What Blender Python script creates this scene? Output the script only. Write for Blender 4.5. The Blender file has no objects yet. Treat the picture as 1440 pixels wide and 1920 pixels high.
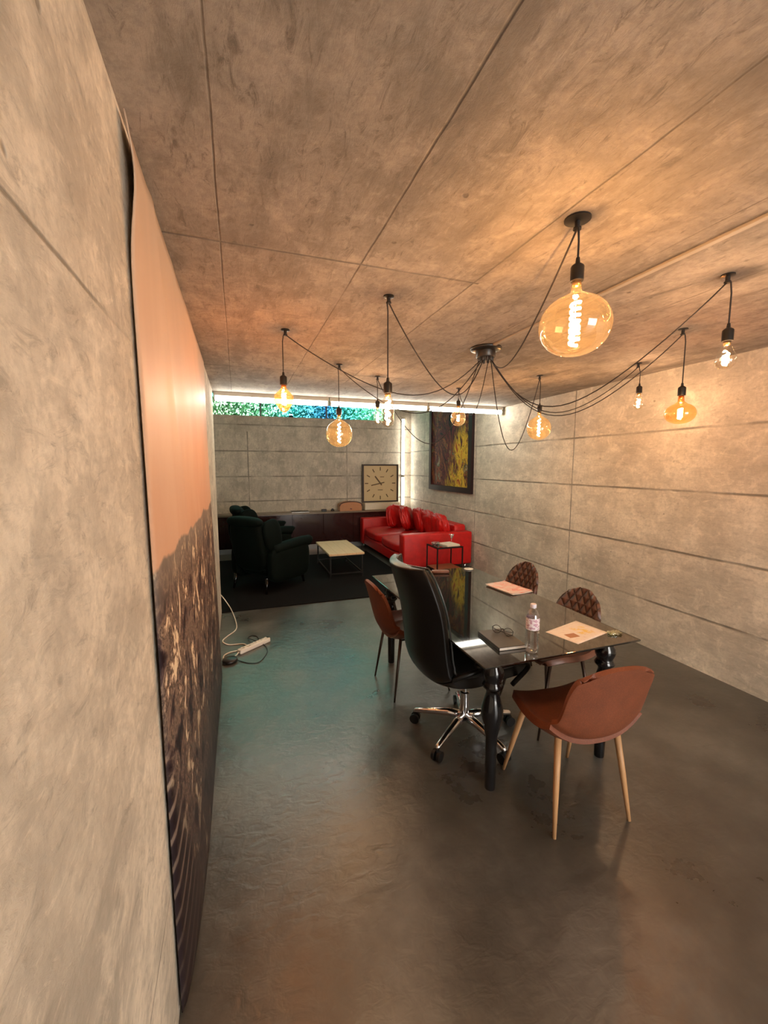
import bpy, bmesh, math, random
from mathutils import Vector, Matrix
random.seed(7)
sc = bpy.context.scene
COL = sc.collection
PI = math.pi

# ------------------------------------------------------------------ camera
YAW, PITCH, ROLL, FPX, CAMZ = 0.33733656, 0.11069918, 0.00030027, 780.0, 1.65
fw = Vector((math.sin(YAW)*math.cos(PITCH), math.cos(YAW)*math.cos(PITCH), -math.sin(PITCH)))
rt = Vector((math.cos(YAW), -math.sin(YAW), 0)); up = rt.cross(fw)
r2 = math.cos(ROLL)*rt + math.sin(ROLL)*up; u2 = -math.sin(ROLL)*rt + math.cos(ROLL)*up
cd = bpy.data.cameras.new('camera'); cam = bpy.data.objects.new('camera', cd); COL.objects.link(cam)
cd.sensor_fit = 'VERTICAL'; cd.sensor_height = 24.0; cd.lens = FPX/1920*24.0; cd.clip_start = 0.02
m3 = Matrix((r2, u2, -fw)).transposed().to_4x4(); m3.translation = (0, 0, CAMZ); cam.matrix_world = m3
sc.camera = cam
# ------------------------------------------------------------------ world, exposure, light levels
sc.view_settings.view_transform = 'Standard'; sc.view_settings.look = 'None'
sc.view_settings.gamma = 1.0; sc.view_settings.use_curve_mapping = False
sc.view_settings.exposure = 1.2
w = bpy.data.worlds.new('world'); sc.world = w; w.use_nodes = True
bg = w.node_tree.nodes['Background']; bg.inputs[0].default_value = (1.0, 0.96, 0.90, 1); bg.inputs[1].default_value = 5.5
BULB = (1.0, 0.60, 0.33)          # warm filament light
BULB_W = 5.4                      # watts per ordinary bulb
TUBE_L = 15.0                     # radiance of the cool tubes
TUBE = (1.0, 0.94, 0.80)
DOORWAY_L = 5.0  # unused level for the added doorway's light, no hall lamp is built
sc.cycles.max_bounces = 10; sc.cycles.transparent_max_bounces = 24
sc.cycles.sample_clamp_indirect = 6.0
sc.cycles.use_denoising = True

# ------------------------------------------------------------------ node helper
class N:
    def __init__(s, name):
        s.m = bpy.data.materials.new(name); s.m.use_nodes = True
        s.t = s.m.node_tree; s.t.nodes.clear()
        s.out = s.t.nodes.new('ShaderNodeOutputMaterial')
    def node(s, typ, ins=None, **kw):
        n = s.t.nodes.new(typ)
        for k, v in kw.items(): setattr(n, k, v)
        for k, v in (ins or {}).items(): s.put(n.inputs[k], v)
        return n
    def put(s, i, v):
        if hasattr(v, 'is_linked'): s.t.links.new(v, i)
        else: i.default_value = v
    def math(s, op, a, b=0.0, c=0.0, clamp=False):
        n = s.t.nodes.new('ShaderNodeMath'); n.operation = op; n.use_clamp = clamp
        for k, v in enumerate((a, b, c)): s.put(n.inputs[k], v)
        return n.outputs[0]
    def pos(s):
        g = s.node('ShaderNodeNewGeometry'); x = s.node('ShaderNodeSeparateXYZ', {0: g.outputs['Position']})
        return g.outputs['Position'], x.outputs[0], x.outputs[1], x.outputs[2]
    def objc(s):
        g = s.node('ShaderNodeTexCoord'); x = s.node('ShaderNodeSeparateXYZ', {0: g.outputs['Object']})
        return g.outputs['Object'], x.outputs[0], x.outputs[1], x.outputs[2]
    def vec(s, x, y, z): return s.node('ShaderNodeCombineXYZ', {0: x, 1: y, 2: z}).outputs[0]
    def scale(s, v, sx, sy, sz):
        return s.node('ShaderNodeVectorMath', {0: v, 1: (sx, sy, sz)}, operation='MULTIPLY').outputs[0]
    def noise(s, v, scale, detail=4, rough=.55, dist=0.0):
        return s.node('ShaderNodeTexNoise', {'Vector': v, 'Scale': scale, 'Detail': detail, 'Roughness': rough, 'Distortion': dist}).outputs[0]
    def ramp(s, f, stops, interp='LINEAR'):
        n = s.node('ShaderNodeValToRGB', {0: f}); cr = n.color_ramp; cr.interpolation = interp
        while len(cr.elements) < len(stops): cr.elements.new(0.5)
        for e, (p, c) in zip(cr.elements, stops):
            e.position = p; e.color = (c[0], c[1], c[2], 1) if not isinstance(c, (int, float)) else (c, c, c, 1)
        return n.outputs[0]
    def mapr(s, v, a, b, c=0.0, d=1.0):
        return s.node('ShaderNodeMapRange', {0: v, 1: a, 2: b, 3: c, 4: d}).outputs[0]
    def mix(s, f, a, b, typ='MIX'):
        n = s.t.nodes.new('ShaderNodeMix'); n.data_type = 'RGBA'; n.blend_type = typ
        s.put(n.inputs[0], f)
        for k, v in ((6, a), (7, b)):
            if isinstance(v, tuple) and len(v) == 3: v = (*v, 1)
            s.put(n.inputs[k], v)
        return n.outputs[2]
    def bump(s, h, strength=.3, dist=.01):
        return s.node('ShaderNodeBump', {'Height': h, 'Strength': strength, 'Distance': dist}).outputs[0]
    def bsdf(s, color, rough=.5, metal=0.0, normal=None, **kw):
        if isinstance(color, tuple) and len(color) == 3: color = (*color, 1)
        b = s.node('ShaderNodeBsdfPrincipled', {'Base Color': color, 'Roughness': rough, 'Metallic': metal})
        for k, v in kw.items(): s.put(b.inputs[k.replace('_', ' ')], v)
        if normal is not None: s.put(b.inputs['Normal'], normal)
        return b.outputs[0]
    def finish(s, sh): s.t.links.new(sh, s.out.inputs[0]); return s.m

def plain(name, color, rough=.5, metal=0.0, var=.08, nscale=30, bump=.0, **kw):
    n = N(name); p, *_ = n.objc()
    f = n.noise(p, nscale, 3)
    c = n.mix(f, tuple(k*(1-var) for k in color), tuple(min(1, k*(1+var)) for k in color))
    nm = n.bump(f, bump, .004) if bump else None
    return n.finish(n.bsdf(c, rough, metal, nm, **kw))
def emis(name, color, strength):
    n = N(name); e = n.node('ShaderNodeEmission', {0: (*color, 1), 1: strength}); return n.finish(e.outputs[0])
def thin_glass(name, tint, gloss=.08, rough=.02, edge=.5, haze=0.0):
    n = N(name)
    lw = n.node('ShaderNodeLayerWeight', {0: .35})
    tr = n.node('ShaderNodeBsdfTransparent', {0: n.mix(lw.outputs[1], (1, 1, 1), tint)})
    tr2 = n.node('ShaderNodeBsdfTransparent', {0: (*tint, 1)})
    g = n.node('ShaderNodeBsdfGlossy', {0: (1, 1, 1, 1), 1: rough})
    f = n.mapr(lw.outputs[1], 0, 1, gloss, edge)
    tl = n.node('ShaderNodeBsdfTranslucent', {0: (*tint, 1)})
    t3 = n.node('ShaderNodeMixShader', {0: haze, 1: tr2.outputs[0], 2: tl.outputs[0]})
    mx = n.node('ShaderNodeMixShader', {0: f, 1: t3.outputs[0], 2: g.outputs[0]})
    return n.finish(mx.outputs[0])

def concrete(name, base, seams, streak=(1, 1, 1), rough=.75, stain=.35, nvar=.25, seamdark=.45, pits=.5):
    """seams: (axis, value, halfwidth, lim_axis|None, lo, hi)"""
    n = N(name); p, x, y, z = n.pos(); ax = {'x': x, 'y': y, 'z': z}
    big = n.noise(p, 1.3, 5, .6); fine = n.noise(p, 45, 5, .7); mid = n.noise(p, 7, 6, .65, .6)
    st = n.noise(n.scale(p, *streak), 3.0, 6, .65)
    col = n.mix(n.mapr(big, .38, .62), tuple(k*(1-nvar) for k in base), tuple(min(1, k*(1+nvar*.5)) for k in base))
    col = n.mix(n.mapr(st, .49, .61, 0, stain), col, tuple(k*.42 for k in base))
    sp2 = n.noise(n.scale(p, *streak), 14, 8, .75, 1.0)
    col = n.mix(n.mapr(sp2, .54, .66, 0, stain*1.4), col, tuple(k*.38 for k in base))
    col = n.mix(n.mapr(sp2, .44, .36, 0, .4), col, tuple(min(1, k*1.35) for k in base))
    col = n.mix(n.mapr(mid, .50, .66, 0, stain), col, tuple(k*.55 for k in base))
    col = n.mix(n.mapr(mid, .47, .36, 0, .45), col, tuple(min(1, k*1.3) for k in base))
    col = n.mix(n.mapr(fine, .45, .62, 0, .30), col, tuple(k*.55 for k in base))
    vo = n.node('ShaderNodeTexVoronoi', {'Vector': n.mix(.03, p, n.noise(p, 9, 2)), 'Scale': 9.0})
    gate = n.mapr(n.noise(p, 2.2, 2), .52, .6, 0, 1)
    pit = n.math('MULTIPLY', n.mapr(vo.outputs[0], .10, .05, 0, 1), gate)
    col = n.mix(n.math('MULTIPLY', pit, pits), col, tuple(k*.3 for k in base))
    wob = n.math('MULTIPLY', n.math('SUBTRACT', n.noise(p, 4, 3), .5), .010)
    brk = n.mapr(n.noise(p, 2.6, 3), .38, .56, .25, 1)
    tot = None
    for (a, v, hw, la, lo, hi) in seams:
        d = n.math('ABSOLUTE', n.math('SUBTRACT', n.math('ADD', ax[a], wob), v))
        m = n.mapr(d, hw*1.3, hw*.3, 0, 1)
        if la: m = n.math('MULTIPLY', m, n.math('MULTIPLY', n.math('GREATER_THAN', ax[la], lo), n.math('LESS_THAN', ax[la], hi)))
        tot = m if tot is None else n.math('MAXIMUM', tot, m)
    h = n.math('ADD', n.math('MULTIPLY', mid, .5), n.math('MULTIPLY', fine, .35))
    h = n.math('ADD', h, n.math('MULTIPLY', sp2, .55))
    h = n.math('SUBTRACT', h, n.math('MULTIPLY', pit, .6))
    if tot is not None:
        tb = n.math('MULTIPLY', tot, brk)
        col = n.mix(n.math('MULTIPLY', tb, 1-seamdark+.2), col, tuple(k*seamdark*.55 for k in base))
        h = n.math('SUBTRACT', h, n.math('MULTIPLY', tb, 1.2))
    return n.finish(n.bsdf(col, n.mapr(fine, .3, .7, rough-.08, rough+.1), 0, n.bump(h, .5, .014)))

# ------------------------------------------------------------------ mesh helpers
def link(name, me, mat=None, parent=None, smooth=False, loc=None):
    if mat is not None: me.materials.append(mat)
    if smooth:
        for p in me.polygons: p.use_smooth = True
    o = bpy.data.objects.new(name, me); COL.objects.link(o)
    if loc is not None: o.location = loc
    if parent is not None: o.parent = parent
    return o
def obj(name, bm, mat=None, parent=None, smooth=False, sharp=None, loc=None):
    bmesh.ops.recalc_face_normals(bm, faces=bm.faces[:])
    me = bpy.data.meshes.new(name); bm.to_mesh(me); bm.free()
    o = link(name, me, mat, parent, smooth or sharp is not None, loc)
    if sharp is not None:
        try: me.set_sharp_from_angle(angle=math.radians(sharp))
        except Exception: pass
    return o
def BM(): return bmesh.new()
def box(bm, x0, x1, y0, y1, z0, z1, bev=0.0, seg=2):
    r = bmesh.ops.create_cube(bm, size=1.0)
    vs = r['verts']
    for v in vs:
        v.co = Vector(((x0+x1)/2 + v.co.x*(x1-x0), (y0+y1)/2 + v.co.y*(y1-y0), (z0+z1)/2 + v.co.z*(z1-z0)))
    if bev:
        es = list({e for v in vs for e in v.link_edges})
        bmesh.ops.bevel(bm, geom=es, offset=bev, segments=seg, affect='EDGES', profile=.5)
    return bm
def lathe(bm, prof, c=(0, 0, 0), n=24, axis=None):
    """prof: [(r, z)]"""
    rings = []
    for (r, z) in prof:
        if r < 1e-6: rings.append([bm.verts.new((c[0], c[1], c[2]+z))])
        else: rings.append([bm.verts.new((c[0]+r*math.cos(2*PI*k/n), c[1]+r*math.sin(2*PI*k/n), c[2]+z)) for k in range(n)])
    for a, b in zip(rings, rings[1:]):
        if len(a) == 1 and len(b) == 1: continue
        for k in range(n):
            k2 = (k+1) % n
            if len(a) == 1: bm.faces.new((a[0], b[k2], b[k]))
            elif len(b) == 1: bm.faces.new((a[k], a[k2], b[0]))
            else: bm.faces.new((a[k], a[k2], b[k2], b[k]))
    return bm
def tube(bm, pts, r, n=8, closed=False):
    """sweep a circle (radius number or list) along points"""
    pts = [Vector(p) for p in pts]; L = len(pts)
    rs = r if isinstance(r, (list, tuple)) else [r]*L
    t0 = (pts[1]-pts[0]).normalized()
    nrm = t0.orthogonal().normalized(); rings = []; prev = t0
    for i in range(L):
        if closed: t = (pts[(i+1) % L]-pts[i-1]).normalized()
        else: t = (pts[min(i+1, L-1)]-pts[max(i-1, 0)]).normalized()
        q = prev.rotation_difference(t); nrm = (q @ nrm).normalized(); prev = t
        b = t.cross(nrm)
        rings.append([bm.verts.new(pts[i] + rs[i]*(math.cos(2*PI*k/n)*nrm + math.sin(2*PI*k/n)*b)) for k in range(n)])
    pairs = list(zip(rings, rings[1:])) + ([(rings[-1], rings[0])] if closed else [])
    for a, b in pairs:
        for k in range(n): bm.faces.new((a[k], a[(k+1) % n], b[(k+1) % n], b[k]))
    if not closed:
        bm.faces.new(rings[0][::-1]); bm.faces.new(rings[-1])
    return bm
def spline(pts, k=8):
    P = [Vector(p) for p in pts]; out = []
    Q = [2*P[0]-P[1]] + P + [2*P[-1]-P[-2]]
    for i in range(1, len(Q)-2):
        a, b, c, d = Q[i-1:i+3]
        for j in range(k):
            t = j/k
            out.append(.5*((2*b)+(c-a)*t+(2*a-5*b+4*c-d)*t*t+(3*b-3*c+d-a)*t**3))
    out.append(P[-1]); return out
def grid(bm, f, nu, nv):
    vs = [[bm.verts.new(f(i/nu, j/nv)) for i in range(nu+1)] for j in range(nv+1)]
    for j in range(nv):
        for i in range(nu): bm.faces.new((vs[j][i], vs[j][i+1], vs[j+1][i+1], vs[j+1][i]))
    return bm
def cushion(bm, c, s, puff=.5, n=14, rot=None, wrinkle=0.0, seed=0, pw=3.2):
    """soft superellipsoid block, centre c, half sizes s"""
    rnd = random.Random(seed); ph = [rnd.uniform(0, 6) for _ in range(6)]
    bmt = bmesh.new(); bmesh.ops.create_cube(bmt, size=2.0)
    bmesh.ops.subdivide_edges(bmt, edges=bmt.edges[:], cuts=n, use_grid_fill=True)
    for v in bmt.verts:
        p = v.co.copy(); l = (abs(p.x)**pw+abs(p.y)**pw+abs(p.z)**pw)**(1/pw)
        q = p/l
        if wrinkle:
            q *= 1 + wrinkle*(math.sin(7*q.x+ph[0]+3*math.sin(4*q.y+ph[1])) * math.sin(6*q.y+ph[2]+2*q.z) + .5*math.sin(17*q.x+ph[3]+4*q.z)*math.sin(15*q.y+ph[4]))
        q = Vector((q.x*s[0], q.y*s[1], q.z*s[2]))
        if rot is not None: q = rot @ q
        v.co = q + Vector(c)
    me = bpy.data.meshes.new('t'); bmt.to_mesh(me); bmt.free(); bm.from_mesh(me); bpy.data.meshes.remove(me)
    return bm
def tag(o, label=None, cat=None, group=None, kind=None):
    if label: o['label'] = label
    if cat: o['category'] = cat
    if group: o['group'] = group
    if kind: o['kind'] = kind
    return o
def thing(name, label, cat, loc=(0, 0, 0), rz=0.0, group=None):
    o = bpy.data.objects.new(name, None); COL.objects.link(o); o.location = loc; o.rotation_euler = (0, 0, rz)
    o.empty_display_size = .1
    return tag(o, label, cat, group)
def struct(name, bm, mat, **kw):
    o = obj(name, bm, mat, **kw); o['kind'] = 'structure'; return o
def children(o): return [c for c in bpy.data.objects if c.parent == o]
def copy_tree(o, parent=None):
    c = o.copy(); COL.objects.link(c); c.parent = parent
    for ch in children(o): copy_tree(ch, c)
    return c

# ------------------------------------------------------------------ materials
CEIL = 2.46; XL = -0.225; YEND = 4.9; YF = 8.5; YB = -2.6; CEIL2 = 3.6; XLL = -1.9
def XR(y): return 3.42 + .022*y
SEW = .008
zs = [.43, .925, 1.44, 1.95]
m_right = concrete('concrete_right', (.66, .60, .50), [('z', z, SEW*1.3, None, 0, 0) for z in zs] + [('y', y, SEW, None, 0, 0) for y in (-.45, 1.6+9, 3.675, 5.74, 7.76)], streak=(1, .6, 2.2), seamdark=.4, stain=.3)
m_left = concrete('concrete_left', (.66, .59, .48), [('z', 1.94, .004, 'y', -2, 1.15), ('z', .43, .004, None, 0, 0)], streak=(1, .8, 1.8), stain=.42, pits=.8)
m_far = concrete('concrete_far', (.60, .53, .43), [('z', z, SEW*1.6, None, 0, 0) for z in (2.43, 1.93, 1.44, .96)] + [('x', .2, SEW*1.5, 'z', 0, 2.3), ('x', 2.16, SEW*1.4, 'z', 0, 2.1)], streak=(2, 1, .7))
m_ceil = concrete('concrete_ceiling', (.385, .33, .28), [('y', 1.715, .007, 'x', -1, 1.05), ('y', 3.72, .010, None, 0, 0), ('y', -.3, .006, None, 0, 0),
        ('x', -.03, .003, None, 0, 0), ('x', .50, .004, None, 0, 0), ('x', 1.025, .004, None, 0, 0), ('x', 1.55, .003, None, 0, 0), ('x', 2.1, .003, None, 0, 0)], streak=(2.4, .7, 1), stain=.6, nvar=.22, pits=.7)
def floor_mat():
    n = N('polished_concrete'); p, x, y, z = n.pos()
    a = n.noise(p, .9, 6, .6); b = n.noise(p, 3.2, 6, .65); c = n.noise(p, 55, 4, .6)
    rip = n.noise(n.scale(p, 1, 1.5, 1), 15, 3, .5, .6)
    col = n.ramp(n.math('ADD', n.math('MULTIPLY', a, .6), n.math('MULTIPLY', b, .4)), [(.40, (.052, .047, .040)), (.5, (.085, .079, .068)), (.60, (.14, .132, .116))])
    col = n.mix(n.mapr(c, .55, .8, 0, .25), col, (.09, .08, .07))
    sp = n.node('ShaderNodeTexVoronoi', {'Vector': p, 'Scale': 1.6})
    col = n.mix(n.mapr(sp.outputs[0], .012, .006, 0, .7), col, (.05, .045, .04))
    h = n.math('ADD', n.math('MULTIPLY', rip, .8), n.math('MULTIPLY', b, .6))
    rg = n.mapr(n.math('ADD', a, n.math('MULTIPLY', b, .5)), .55, .95, .25, .40)
    return n.finish(n.bsdf(col, rg, 0, n.bump(h, .22, .014), Specular_IOR_Level=.85))
m_floor = floor_mat()
m_white = plain('white_plaster', (.72, .68, .6), .7, bump=.1)
m_blackmetal = plain('black_metal', (.018, .017, .016), .42, .6)
m_chrome = plain('chrome', (.82, .82, .84), .14, 1.0, var=.03)
m_tube = emis('tube_light', TUBE, TUBE_L); m_tube_v = emis('tube_light_dim', TUBE, TUBE_L*.5)
m_housing = plain('tube_housing', (.42, .42, .38), .5)
m_glossblack = plain('gloss_black_lacquer', (.008, .008, .009), .12, 0, Specular_IOR_Level=.6)

# ------------------------------------------------------------------ structure
def quad_prism(name, pts, z0, z1, mat):
    bm = BM(); lo = [bm.verts.new((x, y, z0)) for x, y in pts]; hi = [bm.verts.new((x, y, z1)) for x, y in pts]
    bm.faces.new(lo); bm.faces.new(hi)
    for k in range(len(pts)): bm.faces.new((lo[k], lo[(k+1) % len(pts)], hi[(k+1) % len(pts)], hi[k]))
    return struct(name, bm, mat)
struct('floor', box(BM(), -2.3, 4.2, -4.2, 8.9, -.15, 0), m_floor)
struct('ceiling', box(BM(), -2.3, 4.0, YB-.2, YEND+.2, CEIL, CEIL+.2), m_ceil)
quad_prism('wall_right', [(XR(YB-.2), YB-.2), (XR(YF+.2), YF+.2), (XR(YF+.2)+.25, YF+.2), (XR(YB-.2)+.25, YB-.2)], 0, CEIL2, m_right)
struct('wall_left', box(BM(), XL-.22, XL, YB-.2, YEND, 0, CEIL), m_left)
struct('wall_far', box(BM(), XLL-.2, XR(YF), YF, YF+.25, 0, 2.60), m_far)
struct('wall_lounge_left', box(BM(), XLL-.2, XLL, YEND-.25, YF, 0, CEIL2), m_far)
struct('wall_lounge_front', box(BM(), XLL-.2, XL-.22, YEND-.25, YEND, 0, CEIL2), m_far)
struct('ceiling_lounge', box(BM(), XLL-.2, 4.0, YEND+.2, YF+.25, CEIL2, CEIL2+.2), m_far)
struct('trim_ceiling_step', box(BM(), XLL-.2, 4.0, YEND+.1, YEND+.2, CEIL+.2, CEIL2+.2), m_far)
# back wall with an added unseen doorway, letting world light onto the left wall
bm = BM(); box(bm, XL-.2, .9, YB-.2, YB, 0, CEIL); box(bm, 2.9, 3.7, YB-.2, YB, 0, CEIL); box(bm, .9, 2.9, YB-.2, YB, 2.2, CEIL)
struct('wall_back', bm, m_left)
# window : frame + glass, its tint partly painting coloured light
m_frame = plain('window_frame_metal', (.10, .105, .11), .4, .5)
bm = BM(); WX0, WX1, WZ0, WZ1 = -1.7, 3.05, 2.60, 3.60
box(bm, WX0, WX1, YF+.09, YF+.15, WZ0, WZ0+.012); box(bm, WX0, WX1, YF+.09, YF+.15, WZ1-.03, WZ1)
for x in (WX0, .45, 1.75, WX1-.03): box(bm, x, x+.03, YF+.09, YF+.15, WZ0, WZ1)
wf = struct('window_1', bm, m_frame)
n = N('light_tinted_glass'); p, x, y, z = n.pos()
tc = n.ramp(n.mapr(x, -.4, 2.8), [(0, (.80, 1.0, .82)), (.3, (.6, .97, .82)), (.5, (.35, .85, 1.0)), (.68, (.25, .58, 1.0)), (.85, (.35, .95, .95)), (1, (.5, 1, .85))])  # blue middle puts the outdoor lamp's light into the glass colour
tc = n.mix(n.mapr(z, 2.85, 3.0), tc, (.50, 1.0, .92))  # teal upper part colours the daylight for the floor reflection
tc = n.mix(.38, tc, (0, 0, 0))  # darkened to hold back the stronger world light
tr = n.node('ShaderNodeBsdfTransparent', {0: tc}); gl = n.node('ShaderNodeBsdfGlossy', {1: .03})
m_wglass = n.finish(n.node('ShaderNodeMixShader', {0: .06, 1: tr.outputs[0], 2: gl.outputs[0]}).outputs[0])
bm = BM(); box(bm, WX0+.03, WX1-.03, YF+.115, YF+.125, WZ0+.012, WZ1-.03)
obj('pane', bm, m_wglass, wf)
struct('wall_window_side', box(BM(), WX1, XR(YF), YF, YF+.25, 2.60, CEIL2), m_far)
struct('wall_window_side_left', box(BM(), XLL-.2, WX0, YF, YF+.25, 2.60, CEIL2), m_far)
# planting outside
struct('ground', box(BM(), -4, 6, YF+.25, 12, 2.0, 2.5), plain('soil', (.06, .05, .035), .9))
def leaf_mat():
    n = N('leaves'); p, *_ = n.pos(); f = n.noise(p, 9, 3)
    c = n.ramp(f, [(.40, (.02, .10, .04)), (.5, (.10, .32, .14)), (.58, (.45, .70, .45))])
    return n.finish(n.bsdf(c, .45))
bm = BM(); rnd = random.Random(3)
for k in range(9000):
    c = Vector((rnd.uniform(-2.2, 4.2), rnd.uniform(9.0, 10.6), 2.5+rnd.random()**1.2*1.1)); s = rnd.uniform(.03, .07)
    a = Vector((rnd.gauss(0, 1), rnd.gauss(0, 1), rnd.gauss(0, 1))).normalized(); b = a.orthogonal().normalized()
    vs = [bm.verts.new(c+d) for d in (a*s, b*s*.45, -a*s, -b*s*.45)]; bm.faces.new(vs)
o = obj('hedge', bm, leaf_mat()); tag(o, 'green and blue-lit garden foliage seen through the high strip window', 'hedge', kind='stuff')
# garden spotlight shining through the leaves
t = thing('garden_spotlight', 'bright blue-white garden spotlight among the leaves outside the strip window', 'spotlight', (1.10, 9.05, 2.5))
obj('spike', tube(BM(), [(0, 0, 0), (0, 0, .16)], .012), m_blackmetal, t)
obj('lamp_head', lathe(BM(), [(0, .13), (.04, .13), (.05, .16), (.05, .20), (.045, .20)], n=20), m_blackmetal, t, smooth=True)
obj('lens', lathe(BM(), [(0, .225), (.03, .22), (.046, .20), (.03, .18), (0, .175)], n=20), emis('blue_lamp', (.25, .62, 1.0), 260), t, smooth=True)

# ------------------------------------------------------------------ tube lights
def tube_light(name, label, group, a, b, r=.028):
    a = Vector(a); b = Vector(b); d = (b-a).normalized(); vert = abs(d.z) > .5
    t = thing(name, label, 'light', a, 0, group)
    L = (b-a).length
    bm = BM()
    if vert: box(bm, -.03, .03, 0, .03, 0, L, .004)
    else: box(bm, 0, L, -.03, .03, .0, .045, .004)
    obj('housing', bm, m_housing, t)
    bm = BM()
    if vert:
        tube(bm, [(0, -.018, .015), (0, -.018, L-.015)], r, 14); obj('tube', bm, m_tube_v, t, smooth=True)
        caps = ([(0, -.018, .0), (0, -.018, .018)], [(0, -.018, L-.018), (0, -.018, L)])
    else:
        tube(bm, [(.015, 0, -.026), (L-.015, 0, -.026)], r, 14); obj('tube', bm, m_tube, t, smooth=True)
        caps = ([(0, 0, -.026), (.018, 0, -.026)], [(L-.018, 0, -.026), (L, 0, -.026)])
    for cp in caps: obj('end_cap', tube(BM(), cp, r*1.08, 14), m_housing, t, smooth=True)
    return t
YT = 5.03
g = 'ceiling tube lights along the slab edge'
xs = [(-.22, 1.06, 'left end over the armchairs'), (1.07, 2.36, 'middle of the three in the row'), (2.37, 3.50, 'right end meeting the concrete side wall')]
for a, b, s in xs:
    tube_light('tube_light', 'horizontal white tube light under the ceiling edge, ' + s, g, (a, YT, CEIL-.045), (b, YT, CEIL-.045))
tube_light('tube_light', 'vertical white tube light on far wall, upper of two beside the clock', 'vertical tube lights', (3.40, YF-.034, 1.44), (3.40, YF-.034, 2.66))
tube_light('tube_light', 'vertical white tube light on far wall, lower of two beside the clock', 'vertical tube lights', (3.40, YF-.034, .78), (3.40, YF-.034, 1.42))

# ------------------------------------------------------------------ pendant spider
m_cord = plain('cord_fabric', (.022, .018, .017), .7)
m_sock = plain('socket_black', (.016, .014, .013), .35)
m_amber = thin_glass('amber_glass', (1.0, .80, .48), .05, .03, .5, .022)
m_deep = thin_glass('deep_amber_glass', (1.0, .52, .20), .06, .05, .4, .035)
m_clear = thin_glass('clear_glass', (.99, .95, .88), .05, .03, .5)
m_cap = plain('bulb_cap_brass', (.8, .55, .25), .25, 1.0)
CX, CY = 1.65, 2.58
t = thing('ceiling_canopy', 'black round ceiling canopy from which all pendant cords fan out', 'ceiling rose', (CX, CY, CEIL))
obj('plate', lathe(BM(), [(0, 0), (.105, 0), (.108, -.008), (.10, -.018), (.068, -.024), (0, -.024)], n=40), m_sock, t, smooth=True)
obj('cup', lathe(BM(), [(0, -.02), (.066, -.022), (.066, -.062), (.06, -.07), (0, -.07)], n=32), m_sock, t, sharp=40)
OUT = []
for k in range(10):
    a = 2*PI*k/10; px, py = .045*math.cos(a), .045*math.sin(a); OUT.append((CX+px, CY+py))
    obj('cord_grip', lathe(BM(), [(.009, -.068), (.009, -.088), (.005, -.096), (0, -.096)], (px, py, 0), n=10), m_sock, t, smooth=True)
def filament(bm, z0, z1, r, turns, wr):
    k = max(12, int(turns*10))
    tube(bm, [(r*math.cos(2*PI*turns*i/k), r*math.sin(2*PI*turns*i/k), z0+(z1-z0)*i/k) for i in range(k+1)], wr, 6)
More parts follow.
